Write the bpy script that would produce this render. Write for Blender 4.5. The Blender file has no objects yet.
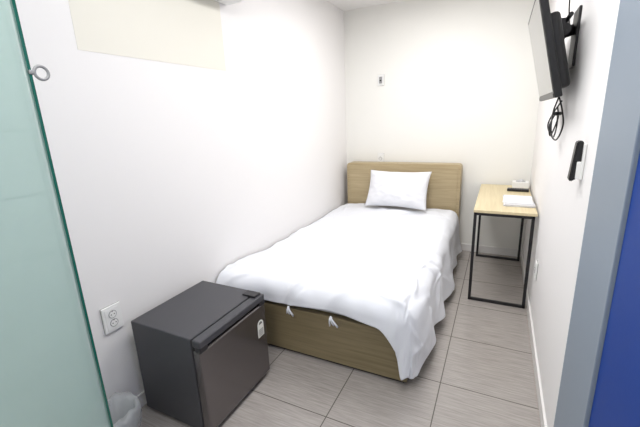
import bpy, bmesh, math
from mathutils import Vector, Matrix, noise

scene = bpy.context.scene
try:
    scene.view_settings.view_transform = 'Standard'
    scene.view_settings.look = 'None'
except Exception as e:
    print(e)

# ------------------------------------------------------------------ materials
def lin(c):
    r = []
    for v in c:
        v = v / 255.0
        r.append(v / 12.92 if v <= 0.04045 else ((v + 0.055) / 1.055) ** 2.4)
    return (r[0], r[1], r[2], 1.0)

def mat(name, col, rough=0.5, metal=0.0, bump=0.0, bscale=60, var=0.0, vscale=3.0, stretch=(1, 1, 1),
        coat=0.0, spec=0.5, trans=0.0, alpha=1.0, ior=1.45):
    m = bpy.data.materials.new(name)
    m.use_nodes = True
    nt = m.node_tree
    b = nt.nodes['Principled BSDF']
    c = lin(col)
    b.inputs['Base Color'].default_value = c
    b.inputs['Roughness'].default_value = rough
    b.inputs['Metallic'].default_value = metal
    b.inputs['Specular IOR Level'].default_value = spec
    b.inputs['Coat Weight'].default_value = coat
    b.inputs['Transmission Weight'].default_value = trans
    b.inputs['Alpha'].default_value = alpha
    b.inputs['IOR'].default_value = ior
    tc = nt.nodes.new('ShaderNodeTexCoord')
    mp = nt.nodes.new('ShaderNodeMapping')
    mp.inputs['Scale'].default_value = stretch
    nt.links.new(tc.outputs['Object'], mp.inputs['Vector'])
    if var > 0:
        n = nt.nodes.new('ShaderNodeTexNoise')
        n.inputs['Scale'].default_value = vscale
        n.inputs['Detail'].default_value = 6
        nt.links.new(mp.outputs['Vector'], n.inputs['Vector'])
        r = nt.nodes.new('ShaderNodeValToRGB')
        r.color_ramp.elements[0].position = 0.3
        r.color_ramp.elements[1].position = 0.7
        r.color_ramp.elements[0].color = tuple(max(0, x * (1 - var)) for x in c[:3]) + (1,)
        r.color_ramp.elements[1].color = tuple(min(1, x * (1 + var)) for x in c[:3]) + (1,)
        nt.links.new(n.outputs['Fac'], r.inputs['Fac'])
        nt.links.new(r.outputs['Color'], b.inputs['Base Color'])
    if bump > 0:
        n2 = nt.nodes.new('ShaderNodeTexNoise')
        n2.inputs['Scale'].default_value = bscale
        n2.inputs['Detail'].default_value = 4
        nt.links.new(mp.outputs['Vector'], n2.inputs['Vector'])
        bp = nt.nodes.new('ShaderNodeBump')
        bp.inputs['Strength'].default_value = bump
        bp.inputs['Distance'].default_value = 0.005
        nt.links.new(n2.outputs['Fac'], bp.inputs['Height'])
        nt.links.new(bp.outputs['Normal'], b.inputs['Normal'])
    return m

def emis(name, col, s):
    m = bpy.data.materials.new(name)
    m.use_nodes = True
    b = m.node_tree.nodes['Principled BSDF']
    b.inputs['Base Color'].default_value = lin(col)
    b.inputs['Emission Color'].default_value = lin(col)
    b.inputs['Emission Strength'].default_value = s
    return m

def tile_mat(name, col1, col2, grout, tw, th, ox, oy, axes='XY', mortar=0.004, rough=0.35, streak=True):
    m = bpy.data.materials.new(name)
    m.use_nodes = True
    nt = m.node_tree
    N, L = nt.nodes, nt.links
    b = N['Principled BSDF']
    b.inputs['Roughness'].default_value = rough
    g = N.new('ShaderNodeNewGeometry')
    sep = N.new('ShaderNodeSeparateXYZ')
    L.new(g.outputs['Position'], sep.inputs[0])
    com = N.new('ShaderNodeCombineXYZ')
    L.new(sep.outputs[axes[0]], com.inputs[0])
    L.new(sep.outputs[axes[1]], com.inputs[1])
    add = N.new('ShaderNodeVectorMath'); add.operation = 'SUBTRACT'
    L.new(com.outputs[0], add.inputs[0]); add.inputs[1].default_value = (ox, oy, 0)
    br = N.new('ShaderNodeTexBrick')
    br.offset = 0.0; br.squash = 1.0
    br.inputs['Scale'].default_value = 1.0
    br.inputs['Mortar Size'].default_value = mortar / 2
    br.inputs['Mortar Smooth'].default_value = 0.2
    br.inputs['Brick Width'].default_value = tw
    br.inputs['Row Height'].default_value = th
    L.new(add.outputs[0], br.inputs['Vector'])
    br.inputs['Color1'].default_value = lin(col1)
    br.inputs['Color2'].default_value = lin(col1)
    br.inputs['Mortar'].default_value = lin(grout)
    if streak:
        mp = N.new('ShaderNodeMapping'); mp.inputs['Scale'].default_value = (6, 110, 1)
        L.new(add.outputs[0], mp.inputs['Vector'])
        n = N.new('ShaderNodeTexNoise'); n.inputs['Scale'].default_value = 1.0
        n.inputs['Detail'].default_value = 5; n.inputs['Roughness'].default_value = 0.65
        L.new(mp.outputs[0], n.inputs['Vector'])
        r = N.new('ShaderNodeValToRGB')
        r.color_ramp.elements[0].position = 0.32; r.color_ramp.elements[0].color = lin(col2)
        r.color_ramp.elements[1].position = 0.66; r.color_ramp.elements[1].color = lin(col1)
        L.new(n.outputs['Fac'], r.inputs['Fac'])
        L.new(r.outputs['Color'], br.inputs['Color1'])
        L.new(r.outputs['Color'], br.inputs['Color2'])
    L.new(br.outputs['Color'], b.inputs['Base Color'])
    bp = N.new('ShaderNodeBump'); bp.inputs['Strength'].default_value = 0.4; bp.inputs['Distance'].default_value = 0.002
    bp.invert = True
    L.new(br.outputs['Fac'], bp.inputs['Height'])
    L.new(bp.outputs['Normal'], b.inputs['Normal'])
    return m

def wood_mat(name, c1, c2, axis='X', rough=0.45):
    m = bpy.data.materials.new(name)
    m.use_nodes = True
    nt = m.node_tree
    N, L = nt.nodes, nt.links
    b = N['Principled BSDF']; b.inputs['Roughness'].default_value = rough
    g = N.new('ShaderNodeNewGeometry')
    mp = N.new('ShaderNodeMapping')
    mp.inputs['Scale'].default_value = (2.5, 60, 60) if axis == 'X' else (60, 2.5, 60)
    L.new(g.outputs['Position'], mp.inputs['Vector'])
    n = N.new('ShaderNodeTexNoise'); n.inputs['Scale'].default_value = 1.0; n.inputs['Detail'].default_value = 6
    n.inputs['Distortion'].default_value = 0.6
    L.new(mp.outputs[0], n.inputs['Vector'])
    r = N.new('ShaderNodeValToRGB')
    r.color_ramp.elements[0].position = 0.3; r.color_ramp.elements[0].color = lin(c1)
    r.color_ramp.elements[1].position = 0.7; r.color_ramp.elements[1].color = lin(c2)
    L.new(n.outputs['Fac'], r.inputs['Fac'])
    L.new(r.outputs['Color'], b.inputs['Base Color'])
    return m

M = {}
M['wall'] = mat('wall_paint', (238, 236, 235), 0.75, bump=0.05, bscale=150)
M['wall_back'] = mat('wall_paint_back', (238, 237, 232), 0.75, bump=0.05, bscale=150)
M['ceil'] = mat('ceiling_paint', (238, 236, 234), 0.85, bump=0.03, bscale=100)
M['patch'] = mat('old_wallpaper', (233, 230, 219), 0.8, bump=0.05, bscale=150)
M['floor'] = tile_mat('floor_tile', (172, 166, 161), (146, 140, 135), (98, 93, 88), 0.5, 0.49, -0.70, 1.36, mortar=.006, rough=.24)
M['bathtile'] = tile_mat('bath_tile', (200, 212, 208), (200, 212, 208), (160, 174, 169), 0.4, 0.25, 0.0, 0.0, 'YZ', streak=False, rough=0.3, mortar=.006)
M['base'] = mat('baseboard_white', (228, 226, 224), 0.4, bump=0.02)
M['frame'] = mat('frame_paint', (134, 146, 160), 0.45, bump=0.02)
M['blue'] = mat('door_blue', (0, 56, 140), 0.45, bump=0.03, spec=0.2)
M['bedwood'] = wood_mat('bed_wood', (166, 148, 114), (186, 169, 134), 'X')
M['basewood'] = wood_mat('bed_base_wood', (124, 111, 82), (144, 130, 99), 'X')
M['deskwood'] = wood_mat('desk_wood', (208, 192, 154), (220, 206, 170), 'Y')
M['black'] = mat('black_steel', (28, 27, 30), 0.4, bump=0.02)
M['blackp'] = mat('black_plastic', (22, 22, 24), 0.35, bump=0.02)
M['cloth'] = mat('white_cotton', (231, 233, 238), 0.9, bump=0.12, bscale=400)
M['pillow'] = mat('pillow_cotton', (231, 232, 236), 0.9, bump=0.3, bscale=25)
M['matt'] = mat('mattress_fabric', (225, 225, 225), 0.9, bump=0.1)
M['fr_body'] = mat('fridge_body', (76, 76, 80), 0.42, metal=0.2, bump=0.03, bscale=300)
M['fr_door'] = mat('fridge_door', (122, 117, 117), 0.22, metal=0.8, bump=0.01, bscale=300)
M['fr_trim'] = mat('fridge_trim', (40, 39, 42), 0.35)
M['white'] = mat('white_plastic', (238, 238, 236), 0.35, bump=0.01)
M['rim'] = mat('plate_rim', (165, 165, 162), 0.4, bump=0.01)  # grey painted as the shadow gap around the wall plates
M['grey'] = mat('grey_plastic', (150, 150, 150), 0.4, bump=0.01)
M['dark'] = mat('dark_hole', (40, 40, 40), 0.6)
M['sticker'] = mat('sticker_paper', (235, 235, 228), 0.5, var=0.03)
M['ink'] = mat('sticker_ink', (110, 110, 105), 0.6)
M['paper'] = mat('paper', (240, 240, 242), 0.8, bump=0.02)
M['paper2'] = mat('paper_edge', (205, 205, 208), 0.8)
M['screen'] = mat('tv_screen', (22, 23, 26), 0.2, spec=0.9, coat=0.6)
M['glass'] = mat('frosted_glass', (184, 210, 200), 0.25, alpha=0.42)
M['glassedge'] = mat('glass_edge', (22, 92, 78), 0.15, coat=0.5)
M['chrome'] = mat('chrome', (200, 202, 205), 0.25, metal=1.0)
M['bag'] = mat('plastic_bag', (225, 228, 230), 0.2, alpha=0.35, bump=0.6, bscale=20)
M['bin'] = mat('bin_plastic', (200, 204, 207), 0.3, alpha=0.35)
M['lamp'] = emis('lamp_diffuser', (255, 252, 250), 2.0)

# ------------------------------------------------------------------ builder
class B:
    def __init__(s, name):
        s.name = name; s.bm = bmesh.new(); s.mats = []
    def mi(s, m):
        m = M[m] if isinstance(m, str) else m
        if m not in s.mats: s.mats.append(m)
        return s.mats.index(m)
    def _merge(s, t, m, smooth=False, mtx=None):
        i = s.mi(m)
        if mtx is not None: bmesh.ops.transform(t, matrix=mtx, verts=t.verts[:])
        for f in t.faces:
            f.material_index = i
            if smooth: f.smooth = True
        me = bpy.data.meshes.new('tmp'); t.to_mesh(me); t.free()
        s.bm.from_mesh(me); bpy.data.meshes.remove(me)
    def box(s, lo, hi, m, bev=0.0, seg=2, mtx=None, smooth=False):
        t = bmesh.new(); bmesh.ops.create_cube(t, size=1)
        lo = Vector(lo); hi = Vector(hi); c = (lo + hi) / 2; d = hi - lo
        for v in t.verts: v.co = Vector((v.co.x * d.x + c.x, v.co.y * d.y + c.y, v.co.z * d.z + c.z))
        if bev > 0:
            bmesh.ops.bevel(t, geom=t.edges[:], offset=bev, segments=seg, affect='EDGES', profile=0.5)
        s._merge(t, m, smooth, mtx)
    def cyl(s, p0, p1, r, m, seg=24, r2=None, mtx=None, bev=0):
        t = bmesh.new(); p0 = Vector(p0); p1 = Vector(p1); d = p1 - p0
        bmesh.ops.create_cone(t, cap_ends=True, segments=seg, radius1=r, radius2=r if r2 is None else r2, depth=d.length)
        if bev: 
            es = [e for e in t.edges if len(e.link_faces) == 2 and any(len(f.verts) > 4 for f in e.link_faces)]
            bmesh.ops.bevel(t, geom=es, offset=bev, segments=2, affect='EDGES')
        q = Vector((0, 0, 1)).rotation_difference(d.normalized())
        bmesh.ops.transform(t, matrix=Matrix.Translation((p0 + p1) / 2) @ q.to_matrix().to_4x4(), verts=t.verts[:])
        for f in t.faces: f.smooth = len(f.verts) <= 4
        s._merge(t, m, False, mtx)
    def tube(s, pts, r, m, seg=10, closed=False):
        t = bmesh.new(); pts = [Vector(p) for p in pts]; n = len(pts); rings = []
        up = None
        for i, p in enumerate(pts):
            a = pts[i - 1] if (i > 0 or closed) else p
            b = pts[(i + 1) % n] if (i < n - 1 or closed) else p
            d = (b - a).normalized()
            if up is None:
                up = d.orthogonal().normalized()
            else:
                up = (up - d * up.dot(d)).normalized()
            sd = d.cross(up)
            rings.append([t.verts.new(p + (up * math.cos(2 * math.pi * k / seg) + sd * math.sin(2 * math.pi * k / seg)) * r) for k in range(seg)])
        rng = range(n) if closed else range(n - 1)
        for i in rng:
            A = rings[i]; C = rings[(i + 1) % n]
            for k in range(seg):
                t.faces.new((A[k], A[(k + 1) % seg], C[(k + 1) % seg], C[k]))
        if not closed:
            t.faces.new(rings[0][::-1]); t.faces.new(rings[-1])
        s._merge(t, m, True)
    def poly(s, prof, axis, a0, a1, m, bev=0):
        t = bmesh.new()
        def P(p, a):
            if axis == 'X': return (a, p[0], p[1])
            if axis == 'Y': return (p[0], a, p[1])
            return (p[0], p[1], a)
        A = [t.verts.new(P(p, a0)) for p in prof]; C = [t.verts.new(P(p, a1)) for p in prof]
        n = len(prof)
        t.faces.new(A); t.faces.new(C[::-1])
        for k in range(n): t.faces.new((A[k], C[k], C[(k + 1) % n], A[(k + 1) % n]))
        bmesh.ops.recalc_face_normals(t, faces=t.faces[:])
        if bev: bmesh.ops.bevel(t, geom=t.edges[:], offset=bev, segments=2, affect='EDGES')
        s._merge(t, m)
    def grid(s, P, m, wrap=False):
        t = bmesh.new()
        V = [[t.verts.new(p) for p in row] for row in P]
        for i in range(len(V) - 1):
            for j in range(len(V[0]) - 1 + (1 if wrap else 0)):
                j2 = (j + 1) % len(V[0])
                t.faces.new((V[i][j], V[i + 1][j], V[i + 1][j2], V[i][j2]))
        s._merge(t, m, True)
    def done(s, origin=None, recalc=True):
        if recalc: bmesh.ops.recalc_face_normals(s.bm, faces=s.bm.faces[:])
        if origin is None:
            xs = [v.co for v in s.bm.verts]
            origin = Vector(((min(v.x for v in xs) + max(v.x for v in xs)) / 2, (min(v.y for v in xs) + max(v.y for v in xs)) / 2, min(v.z for v in xs)))
        origin = Vector(origin)
        bmesh.ops.translate(s.bm, vec=-origin, verts=s.bm.verts[:])
        me = bpy.data.meshes.new(s.name); s.bm.to_mesh(me); s.bm.free()
        for m in s.mats: me.materials.append(m)
        o = bpy.data.objects.new(s.name, me); o.location = origin
        bpy.context.collection.objects.link(o)
        return o

def simple(name, lo, hi, m, bev=0):
    b = B(name); b.box(lo, hi, m, bev); return b.done()

# ------------------------------------------------------------------ room
XL, XR, YB, YF, H = -1.67, 0.30, 4.10, -1.2, 2.64
simple('floor', (XL - .12, YF - .12, -.1), (XR + .12, YB + .12, 0), 'floor')
simple('ceiling', (XL - .12, YF - .12, H), (XR + .12, YB + .12, H + .1), 'ceil')
b = B('wall_left')
b.box((XL - .12, YF, 0), (XL, YB, H), 'wall')
b.box((XL - .01, 1.05, 1.83), (XL + .0015, 2.01, 2.5), 'patch')   # cream rectangle, slightly warmer than the wall around it
b.done()
simple('wall_back', (XL - .12, YB, 0), (XR + .12, YB + .12, H), 'wall_back')
simple('wall_front', (XL - .12, YF - .12, 0), (XR + .12, YF, H), 'wall')
b = B('wall_right')
b.box((XR, 1.50, 0), (XR + .12, YB, H), 'wall')
b.box((XR, YF, 0), (XR + .12, 0.10, H), 'wall')
b.box((XR, 0.10, 2.2), (XR + .12, 1.50, H), 'wall')
b.done()
# door frame and blue door
b = B('trim_1')
b.box((XR - .006, 1.13, 0), (XR + .12, 1.508, 2.2), 'frame', 0.003)
b.box((XR - .006, 0.06, 0), (XR + .12, 0.16, 2.2), 'frame', 0.003)
b.box((XR - .006, 0.06, 2.12), (XR + .12, 1.508, 2.24), 'frame', 0.003)
b.done()
b = B('door_1')
b.box((XR + .004, 0.165, 0.01), (XR + .05, 1.126, 2.115), 'blue', 0.003)
b.cyl((XR - .035, 0.24, 1.02), (XR + .01, 0.24, 1.02), 0.025, 'chrome')
b.cyl((XR - .06, 0.24, 1.02), (XR - .03, 0.24, 1.02), 0.03, 'chrome', bev=.005)
b.done()
# baseboards
simple('baseboard_right', (XR - .012, 1.51, 0), (XR, YB - .012, .08), 'base', .002)
simple('baseboard_back', (XL + .012, YB - .012, 0), (XR, YB, .08), 'base', .002)
simple('baseboard_left', (XL, 0.86, 0), (XL + .012, YB - .012, .08), 'base', .002)
simple('bathroom_wall_tiles', (XL, YF, 0), (XL + .008, 0.82, 2.3), 'bathtile')

# ------------------------------------------------------------------ air conditioner
b = B('air_conditioner')
z0 = 2.235
pr = [(XL + .003, z0), (XL + .12, z0), (XL + .18, z0 + .03), (XL + .20, z0 + .10), (XL + .195, z0 + .24), (XL + .16, z0 + .28), (XL + .003, z0 + .28)]
b.poly(pr, 'Y', 1.22, 2.08, 'white', .006)
b.box((XL + .04, 1.28, z0 - .007), (XL + .11, 1.95, z0 + .004), 'grey', .003)
for i in range(3):
    b.box((XL + .05 + i * .022, 1.3, z0 - .012), (XL + .056 + i * .022, 1.93, z0 - .004), 'white')
b.box((XL + .192, 1.23, z0 + .10), (XL + .200, 2.07, z0 + .103), 'grey')
b.done()

# ------------------------------------------------------------------ bed
b = B('bed')
hx0, hx1, hz = -1.60, -0.335, 0.985
prof = [(hx0, 0.0)]
R = .035
for k in range(7):
    a = math.pi - k * math.pi / 12
    prof.append((hx0 + R + R * math.cos(a), hz - R + R * math.sin(a)))
for k in range(7):
    a = math.pi / 2 - k * math.pi / 12
    prof.append((hx1 - R + R * math.cos(a), hz - R + R * math.sin(a)))
prof.append((hx1, 0.0))
b.poly(prof, 'Y', 3.925, 4.08, 'bedwood', .004)
prof2 = [(min(max(p[0], hx0 + .03), hx1 - .03), min(p[1], hz - .03)) for p in [(hx0, .3), (hx0, hz), (hx1, hz), (hx1, .3)]]
b.poly(prof2, 'Y', 3.918, 3.93, 'bedwood', .003)
b.box((-1.60, 1.745, 0.02), (-.37, 3.93, .335), 'basewood', .006)
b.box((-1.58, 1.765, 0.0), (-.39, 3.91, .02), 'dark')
b.box((-1.59, 1.77, .335), (-.385, 3.91, .47), 'matt', .03, 4)
bed = b.done()

# duvet
def sm(a, c, x):
    t = max(0, min(1, (x - a) / (c - a))); return t * t * (3 - 2 * t)
b = B('duvet')
ex, ey, r = -0.425, 1.80, 0.095
zt = 0.505
NX, NY = 240, 320
sx0, sx1 = -1.655, ex + 0.485
import random
random.seed(11)
cre = []
for k in range(60):
    cx = random.uniform(-1.6, .0); cy = random.uniform(1.65, 3.75); a = random.uniform(-.5, 1.3) + (0 if k % 3 else 1.2)
    cre.append((cx, cy, math.cos(a), math.sin(a), random.uniform(.10, .42), random.uniform(.012, .030), random.uniform(.006, .015) * random.choice((1, 1, -.8))))
# creases fanning out from the draped corner
for k in range(7):
    a = math.radians(100 + k * 13)
    cre.append((ex + math.cos(a) * .22, ey + math.sin(a) * .26, math.cos(a), math.sin(a), .3, .020, .013))
def creases(s, t):
    h = 0
    for (cx, cy, dx, dy, ln, wd, ht) in cre:
        px, py = s - cx, t - cy
        al = px * dx + py * dy; ac = -px * dy + py * dx + .06 * math.sin(al * 5 + cx * 9)
        if abs(al) < ln * 1.6 and abs(ac) < wd * 3:
            h += ht * math.exp(-(ac / wd) ** 2) * math.exp(-(al / ln * 1.3) ** 2)
    return h
rows = []
for j in range(NY + 1):
    row = []
    v = j / NY
    for i in range(NX + 1):
        u = i / NX
        s = sx0 + (sx1 - sx0) * u
        tf = 0.185 + 0.012 * math.sin(s * 9) + 0.30 * sm(-.54, -.27, s)
        if s < -1.45: tf += .02 * sm(-1.45, -1.65, s)
        y0 = ey - tf; y1 = 3.875
        t = y0 + (y1 - y0) * v
        du = max(0, s - ex); dv = max(0, ey - t)
        bx = min(s, ex); by = max(t, ey)
        nlow = noise.noise(Vector((s * 2.2, t * 1.8, 1.3)))
        n2 = noise.noise(Vector((s * 5 + t * 2, t * 4 - s * 2, 4.1)))
        n3 = noise.noise(Vector((s * 12, t * 9, 7.7)))
        ridge = creases(s, t)
        z_top = zt + .014 * nlow + .010 * n2 + .004 * n3 + ridge
        z_top += .022 * math.sin(math.pi * min(1, max(0, (bx + 1.65) / 1.25)))
        z_top -= .03 * sm(-1.58, -1.655, s) * sm(2.0, 2.4, t)
        shift = -.045 * sm(-1.25, -1.6, s) * sm(2.4, 1.8, t)
        L = max(du, dv)
        if L < 1e-6:
            row.append(Vector((bx, by + shift, z_top)))
        else:
            d = Vector((du, -dv)); d.normalize()
            if L < r * math.pi / 2:
                a = L / r; out = r * math.sin(a); down = r * (1 - math.cos(a))
            else:
                out = r; down = r + (L - r * math.pi / 2)
            hang = max(0, L - r * .8)
            corner = min(1, 2 * min(du, dv) / max(du, dv)) if du > 0 and dv > 0 else 0
            side = 1 if du >= dv else 0
            along = t if side else -s
            ph = along * 13 + 3.5 * noise.noise(Vector((along * 1.7, L * 1.4, 2.2)))
            fold = (0.5 + 0.5 * math.sin(ph)) * hang * (.12 + .09 * noise.noise(Vector((along * 1.6, 0, 5))))
            if not side: fold *= .6
            fold *= (1 - .55 * corner)
            out += fold + .05 * hang * (1 - .6 * corner) + (.010 * n2 + .005 * n3) * min(1, L / .1) + max(0, ridge) * .9
            x = bx + d.x * out; y = by + d.y * out
            z = z_top - down
            z = max(z, 0.014 + .004 * (1 + n3))
            row.append(Vector((x, y + shift, z)))
    rows.append(row)
b.grid(rows, 'cloth')
def ribbon(b, x, z, y, dx):
    for k, (ax, ln, sw) in enumerate([(-.016, .05, -1), (.034, .050, 1), (.010, .040, .3)]):
        P = []
        for q in range(7):
            t = q / 6
            px = x + ax * t + dx * t; pz = z - ln * t + .012 * math.sin(t * 3.1) * abs(sw)
            P.append([Vector((px - .0025, y - .006 - .012 * math.sin(t * 3), pz)), Vector((px + .0025, y - .006 - .012 * math.sin(t * 3), pz + .001))])
        b.grid(P, 'cloth')
    b.box((x - .004, y - .012, z - .005), (x + .004, y - .002, z + .006), 'cloth', .002)
ribbon(b, -1.10, .375, 1.70, 0)
ribbon(b, -.81, .368, 1.70, 0.01)
duvet = b.done()
md = duvet.modifiers.new('thick', 'SOLIDIFY'); md.thickness = .012; md.offset = -1

# pillow
b = B('pillow')
NP = 48
def prow(sign):
    rws = []
    for j in range(NP + 1):
        v = -1 + 2 * j / NP; row = []
        for i in range(NP + 1):
            u = -1 + 2 * i / NP
            w, h, th = .335, .210, .09
            x = w * u * (1 - .06 * (1 - abs(v) ** 2) * abs(u))
            y = h * v * (1 - .09 * (1 - abs(u) ** 2) * abs(v))
            e = max(0, 1 - abs(u) ** 3.0) ** .6 * max(0, 1 - abs(v) ** 3.0) ** .6
            n = noise.noise(Vector((u * 2.2, v * 2.2, 3 + sign))) * .014 + noise.noise(Vector((u * 6, v * 5, 8 + sign))) * .008
            z = sign * (th * e + n * min(1, e * 2))
            row.append(Vector((x, y, z)))
        rws.append(row)
    return rws
b.grid(prow(1), 'pillow'); b.grid(prow(-1), 'pillow')
bmesh.ops.remove_doubles(b.bm, verts=b.bm.verts[:], dist=.0008)
tilt = math.radians(62)
bmesh.ops.transform(b.bm, matrix=Matrix.Translation((-.950, 3.740, .737)) @ Matrix.Rotation(math.radians(-2), 4, 'Z') @ Matrix.Rotation(tilt, 4, 'X'), verts=b.bm.verts[:])
b.done()

# ------------------------------------------------------------------ mini fridge
b = B('mini_fridge')
fx0, fx1, fy0, fy1, fz = -1.615, -1.15, 1.01, 1.52, .545
b.box((fx0, fy0, .02), (fx1 - .055, fy1, fz), 'fr_body', .006, 3)
b.box((fx1 - .058, fy0 + .01, .03), (fx1 - .045, fy1 - .01, fz - .01), 'dark')
b.box((fx1 - .048, fy0, .035), (fx1, fy1, fz - .058), 'fr_door', .008, 3)
b.box((fx1 - .048, fy0 + .006, fz - .062), (fx1 - .02, fy1 - .006, fz - .04), 'dark')
b.box((fx1 - .048, fy0, fz - .042), (fx1 + .002, fy1, fz - .002), 'fr_body', .008, 3)
b.box((fx1 - .03, fy0, fz - .065), (fx1 + .002, fy0 + .05, fz - .035), 'fr_trim', .004)
b.box((fx1 - .03, fy1 - .05, fz - .065), (fx1 + .002, fy1, fz - .035), 'fr_trim', .004)
b.box((fx1 - .10, fy1 - .07, fz - .003), (fx1 - .012, fy1 - .015, fz + .010), 'fr_trim', .004)
for x in (fx0 + .05, fx1 - .09):
    for y in (fy0 + .05, fy1 - .05):
        b.cyl((x, y, 0), (x, y, .025), .018, 'fr_trim')
b.box((fx1 - .055, fy0 + .01, .012), (fx1 - .02, fy1 - .01, .035), 'fr_trim', .003)
pts = [(fy1 - .085, .30), (fy1 - .03, .30), (fy1 - .03, .375)]
for k in range(1, 8):
    a = k * math.pi / 8
    pts.append((fy1 - .0575 + .0275 * math.cos(a), .375 + .0275 * math.sin(a)))
pts.append((fy1 - .085, .375))
b.poly(pts, 'X', fx1, fx1 + .0012, 'sticker')
for k in range(4):
    b.box((fx1 + .001, fy1 - .078, .308 + k * .011), (fx1 + .0018, fy1 - .037, .313 + k * .011), 'ink')
b.poly([(fy1 - .0575 + .016 * math.cos(a * math.pi / 6), .378 + .016 * math.sin(a * math.pi / 6)) for a in range(7)], 'X', fx1 + .001, fx1 + .0018, 'ink')
b.done()

# ------------------------------------------------------------------ desk
b = B('desk')
dx0, dx1, dy0, dy1 = -.143, .287, 2.93, 4.07
b.box((dx0, dy0, .748), (dx1, dy1, .77), 'deskwood', .003)
tb = .011
def bar(p0, p1):
    p0 = Vector(p0); p1 = Vector(p1)
    lo = Vector([min(a, c) - tb for a, c in zip(p0, p1)]); hi = Vector([max(a, c) + tb for a, c in zip(p0, p1)])
    b.box(lo, hi, 'black', .003)
lx0, lx1 = dx0 + .014, dx1 - .024
for y in (dy0 + .015, dy1 - .10):
    bar((lx0, y, tb), (lx0, y, .737)); bar((lx1, y, tb), (lx1, y, .737))
    bar((lx0, y, .011), (lx1, y, .011)); bar((lx0, y, .737), (lx1, y, .737))
bar((lx0, dy0 + .015, .737), (lx0, dy1 - .1, .737)); bar((lx1, dy0 + .015, .737), (lx1, dy1 - .1, .737))
b.done()
b = B('paper_stack')
for k in range(6):
    m_ = Matrix.Translation((.172, 3.30, .7705 + k * .0025)) @ Matrix.Rotation(math.radians([1, -2, 3, 0, -1, 2][k]), 4, 'Z')
    b.box((-.105, -.19, 0), (.105, .19, .0022), 'paper' if k % 2 == 0 else 'paper2', mtx=m_)
m_ = Matrix.Translation((.168, 3.32, .7855)) @ Matrix.Rotation(math.radians(-3), 4, 'Z')
b.box((-.105, -.15, 0), (.105, .15, .003), 'paper', mtx=m_)
b.done((.172, 3.30, .7705))
b = B('remote_control')
m_ = Matrix.Translation((.185, 3.76, .7705)) @ Matrix.Rotation(math.radians(-4), 4, 'Z')
b.box((-.09, -.032, 0), (.09, .032, .024), 'blackp', .006, 3, mtx=m_)
for i in range(6):
    for j in range(3):
        b.cyl((-.055 + i * .018, -.011 + j * .011, .023), (-.055 + i * .018, -.011 + j * .011, .0252), .0035, 'dark', 10, mtx=m_)
b.done((.185, 3.76, .7705))
b = B('tissue_box')
b.box((.14, 3.90, .7705), (.28, 4.02, .830), 'white', .004)
b.box((.17, 3.94, .829), (.25, 3.98, .8315), 'grey')
P = []
for i in range(9):
    t = i / 8
    P.append([Vector((.18 + .06 * t, 3.96 + .012 * math.sin(t * 9 + q * 2), .829 + .022 * q * (0.6 + .4 * math.sin(t * 3.1)))) for q in (0, .5, 1)])
b.grid(P, 'paper')
b.done()

# ------------------------------------------------------------------ wall plates
def plate(name, c, axis, w, h, sockets=1, kind='socket'):
    b = B(name)
    t = .012
    rot = {'back': 0, 'left': math.radians(90), 'right': math.radians(-90)}[axis]
    m_ = Matrix.Translation(c) @ Matrix.Rotation(rot, 4, 'Z')
    b.box((-w / 2 - .0015, -.005, -h / 2 - .0015), (w / 2 + .0015, 0, h / 2 + .0015), 'rim', .001, mtx=m_)  # thin lip behind the plate, shadow gap put into its colour
    b.box((-w / 2, -t, -h / 2), (w / 2, 0, h / 2), 'white', .003, 3, mtx=m_)
    b.box((-w / 2 + .012, -t - .002, -h / 2 + .012), (w / 2 - .012, -t + .002, h / 2 - .012), 'white', .0015, mtx=m_)
    for k in range(sockets):
        z = (k - (sockets - 1) / 2) * .046
        if kind == 'socket':
            b.cyl((0, -t - .004, z), (0, -t + .001, z), .0205, 'grey', 28, mtx=m_)
            b.cyl((0, -t - .0045, z), (0, -t + .001, z), .0175, 'white', 28, mtx=m_)
            for q in (-.008, .008):
                b.cyl((q, -t - .005, z), (q, -t, z), .0028, 'dark', 12, mtx=m_)
            b.box((-.003, -t - .005, z + .014), (.003, -t, z + .0175), 'dark', mtx=m_)
        else:
            b.box((-.016, -t - .012, z - .035), (.016, -t, z + .035), 'grey', .003, mtx=m_)
            b.box((-.010, -t - .014, z - .012), (.010, -t, z + .002), 'dark', .001, mtx=m_)
    return b.done(c)
plate('wall_outlet', (XL, .955, .582), 'left', .095, .135, 2)
plate('wall_outlet', (XR, 2.71, .424), 'right', .075, .12, 1)
plate('wall_outlet', (-1.24, YB, 1.02), 'back', .075, .12, 1)
plate('wall_switch', (-1.24, YB, 1.885), 'back', .07, .115, 1, 'switch')

# ------------------------------------------------------------------ TV
b = B('wall_mounted_tv')
tc = Vector((.148, 2.33, 1.775))
tilt = math.atan2(.11, .46)
ax_y = Vector((-math.cos(tilt), 0, -math.sin(tilt)))
ax_z = Vector((-math.sin(tilt), 0, math.cos(tilt)))
ax_x = Vector((0, 1, 0))
mt = Matrix.Translation(tc) @ Matrix((
    (ax_x.x, ax_y.x, ax_z.x, 0), (ax_x.y, ax_y.y, ax_z.y, 0), (ax_x.z, ax_y.z, ax_z.z, 0), (0, 0, 0, 1)))
W, Hh = .36, .235
b.box((-W, -.032, -Hh), (W, 0, Hh), 'blackp', .006, 3, mtx=mt)
b.box((-W + .018, -.002, -Hh + .03), (W - .018, .0012, Hh - .018), 'screen', mtx=mt)
b.box((-W + .01, .000, -Hh + .004), (W - .01, .003, -Hh + .022), 'fr_trim', .001, mtx=mt)
b.box((-.31, -.075, -.20), (.31, -.02, .13), 'blackp', .018, 3, mtx=mt)
b.box((-.10, -.088, -.10), (.10, -.07, .10), 'black', .003, mtx=mt)
for k in range(8):
    b.box((-.2 + k * .05, -.077, .06), (-.17 + k * .05, -.074, .10), 'dark', mtx=mt)
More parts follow.
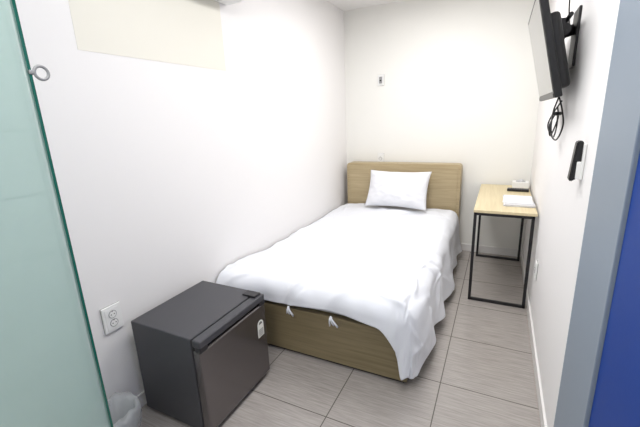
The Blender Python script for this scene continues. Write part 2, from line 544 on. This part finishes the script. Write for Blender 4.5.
b.box((XR - .012, 2.25, 1.70), (XR - .0005, 2.41, 1.97), 'black', .003)
b.cyl((XR - .012, 2.33, 1.88), (tc.x + .06, 2.33, 1.86), .026, 'black')
b.cyl((tc.x + .085, 2.24, 1.87), (tc.x + .085, 2.42, 1.87), .034, 'black', bev=.004)
b.cyl((tc.x + .10, 2.16, 1.92), (tc.x + .10, 2.46, 1.92), .010, 'black')
b.box((tc.x + .02, 2.22, 1.80), (tc.x + .09, 2.26, 1.92), 'black', .003)
b.box((tc.x + .02, 2.40, 1.80), (tc.x + .09, 2.44, 1.92), 'black', .003)
b.done(tc)

def smooth_path(pts, n=8):
    pts = [Vector(p) for p in pts]; out = []
    for i in range(len(pts) - 1):
        p0 = pts[max(0, i - 1)]; p1 = pts[i]; p2 = pts[i + 1]; p3 = pts[min(len(pts) - 1, i + 2)]
        for k in range(n):
            t = k / n
            out.append(0.5 * ((2 * p1) + (-p0 + p2) * t + (2 * p0 - 5 * p1 + 4 * p2 - p3) * t * t + (-p0 + 3 * p1 - 3 * p2 + p3) * t ** 3))
    out.append(pts[-1]); return out
b = B('tv_cable')
y0 = 2.36
c1 = [(.235, y0, 1.66), (.262, y0 + .0, 1.58), (.252, y0 + .05, 1.50), (.235, y0 - .07, 1.45), (.235, y0 - .10, 1.385), (.262, y0 + .02, 1.35), (.280, y0 + .10, 1.41), (.262, y0 + .0, 1.48), (.230, y0 - .06, 1.42), (.245, y0 + .0, 1.36), (.280, y0 + .09, 1.45), (.262, y0 + .01, 1.51)]
c2 = [(.240, y0 + .05, 1.66), (.270, y0 + .05, 1.56), (.280, y0 - .04, 1.49), (.285, y0 - .09, 1.41), (.270, y0 + .0, 1.335), (.240, y0 + .12, 1.40), (.255, y0 + .12, 1.47), (.280, y0 + .02, 1.54)]
b.tube(smooth_path(c1), .004, 'blackp', 8)
b.tube(smooth_path(c2), .004, 'blackp', 8)
c3 = [(XR - .004, y0 + .25, 1.95), (XR - .02, y0 + .22, 2.1), (XR - .01, y0 + .15, 2.3), (XR - .005, y0 + .14, 2.63)]
b.tube(smooth_path(c3), .004, 'blackp', 8)
b.cyl((.250, y0 - .012, 1.475), (.28, y0 + .012, 1.475), .010, 'blackp', 12)
b.done()

# slim black control unit in a white wall holder
b = B('wall_remote_holder')
yc, zc = 1.725, 1.297
b.box((XR - .010, yc - .034, zc - .07), (XR - .0005, yc + .034, zc + .07), 'white', .003)
b.box((XR - .024, yc - .030, zc - .068), (XR - .009, yc + .030, zc + .0), 'white', .003)
pr = [(XR - .010, zc - .062), (XR - .036, zc - .080), (XR - .043, zc - .074), (XR - .032, zc + .074), (XR - .026, zc + .079), (XR - .010, zc + .079)]
b.poly(pr, 'Y', yc - .022, yc + .022, 'blackp', .003)
b.done()

# ------------------------------------------------------------------ glass partition
b = B('shower_glass_door')
gx, gy1 = -1.0, .508
b.box((gx - .008, -.42, .02), (gx, gy1 - .004, 2.35), 'glass')
b.box((gx - .009, gy1 - .006, .02), (gx + .003, gy1, 2.35), 'glassedge')
b.box((gx - .016, -.44, .0), (gx + .010, gy1, .02), 'chrome', .002)
ring = []
cz = 1.632; cy = gy1 + .020
for k in range(28):
    a = 2 * math.pi * k / 28
    ring.append((gx + .004, cy + .015 * math.cos(a), cz + .015 * math.sin(a)))
b.tube(ring, .0035, 'grey', 10, closed=True)
b.box((gx - .010, gy1 - .006, cz - .005), (gx + .006, gy1 + .007, cz + .005), 'grey', .002)
b.done()

# ------------------------------------------------------------------ trash bin
b = B('trash_bin')
bc = Vector((-1.535, .80, 0)); P = []
segs = 36
for z, rr in [(0, .0), (0, .075), (.02, .08), (.19, .098), (.2, .1), (.2, .094), (.03, .074), (.03, 0)]:
    P.append([bc + Vector((rr * math.cos(2 * math.pi * k / segs), rr * math.sin(2 * math.pi * k / segs), z)) for k in range(segs)])
b.grid(P, 'bin', wrap=True)
P = []
for q, (z, rr) in enumerate([(.08, .090), (.12, .106), (.16, .112), (.20, .112), (.22, .1), (.19, .085), (.08, .07)]):
    row = []
    for k in range(segs):
        rn = rr + .016 * noise.noise(Vector((math.cos(k / segs * 6.283) * 5, math.sin(k / segs * 6.283) * 5, q * .9)))
        row.append(bc + Vector((rn * math.cos(2 * math.pi * k / segs), rn * math.sin(2 * math.pi * k / segs),
                           z + .028 * noise.noise(Vector((math.cos(k / segs * 6.283) * 3, math.sin(k / segs * 6.283) * 3, 3 + q * .3))))))
    P.append(row)
b.grid(P, 'bag', wrap=True)
b.done()

# ------------------------------------------------------------------ lights
def lampfix(name, x, y, w, l, power, col=(1, .97, .93)):
    b = B(name)
    b.box((x - w / 2 - .02, y - l / 2 - .02, H - .03), (x + w / 2 + .02, y + l / 2 + .02, H - .0005), 'white', .005)
    b.box((x - w / 2, y - l / 2, H - .045), (x + w / 2, y + l / 2, H - .03), 'lamp', .005)
    b.done()
    ld = bpy.data.lights.new(name + '_light', 'AREA')
    ld.shape = 'RECTANGLE'; ld.size = w; ld.size_y = l; ld.energy = power; ld.color = col
    lo = bpy.data.objects.new(name + '_light', ld); lo.location = (x, y, H - .05)
    bpy.context.collection.objects.link(lo)
lampfix('ceiling_light', -.55, 2.85, .6, .9, 22, (1, .99, .985))
lampfix('ceiling_light', -.50, 1.2, .6, .9, 16, (.99, .988, 1))
lampfix('ceiling_light', -.45, -.35, .5, .6, 21, (.985, .985, 1))

w = bpy.data.worlds.new('World'); scene.world = w; w.use_nodes = True
w.node_tree.nodes['Background'].inputs[0].default_value = (.9, .95, 1, 1)
w.node_tree.nodes['Background'].inputs[1].default_value = .3

# ------------------------------------------------------------------ camera
f = Vector((-.4355, .863, -.256)).normalized()
rt = Vector((.897, .441, -.040)); rt = (rt - f * rt.dot(f)).normalized()
up = rt.cross(f)
cam = bpy.data.cameras.new('camera'); co = bpy.data.objects.new('camera', cam)
bpy.context.collection.objects.link(co)
co.matrix_world = Matrix(((rt.x, up.x, -f.x, 0), (rt.y, up.y, -f.y, 0), (rt.z, up.z, -f.z, 1.5), (0, 0, 0, 1)))
cam.sensor_width = 36; cam.lens = 358 / 640 * 36; cam.clip_start = .02
scene.camera = co
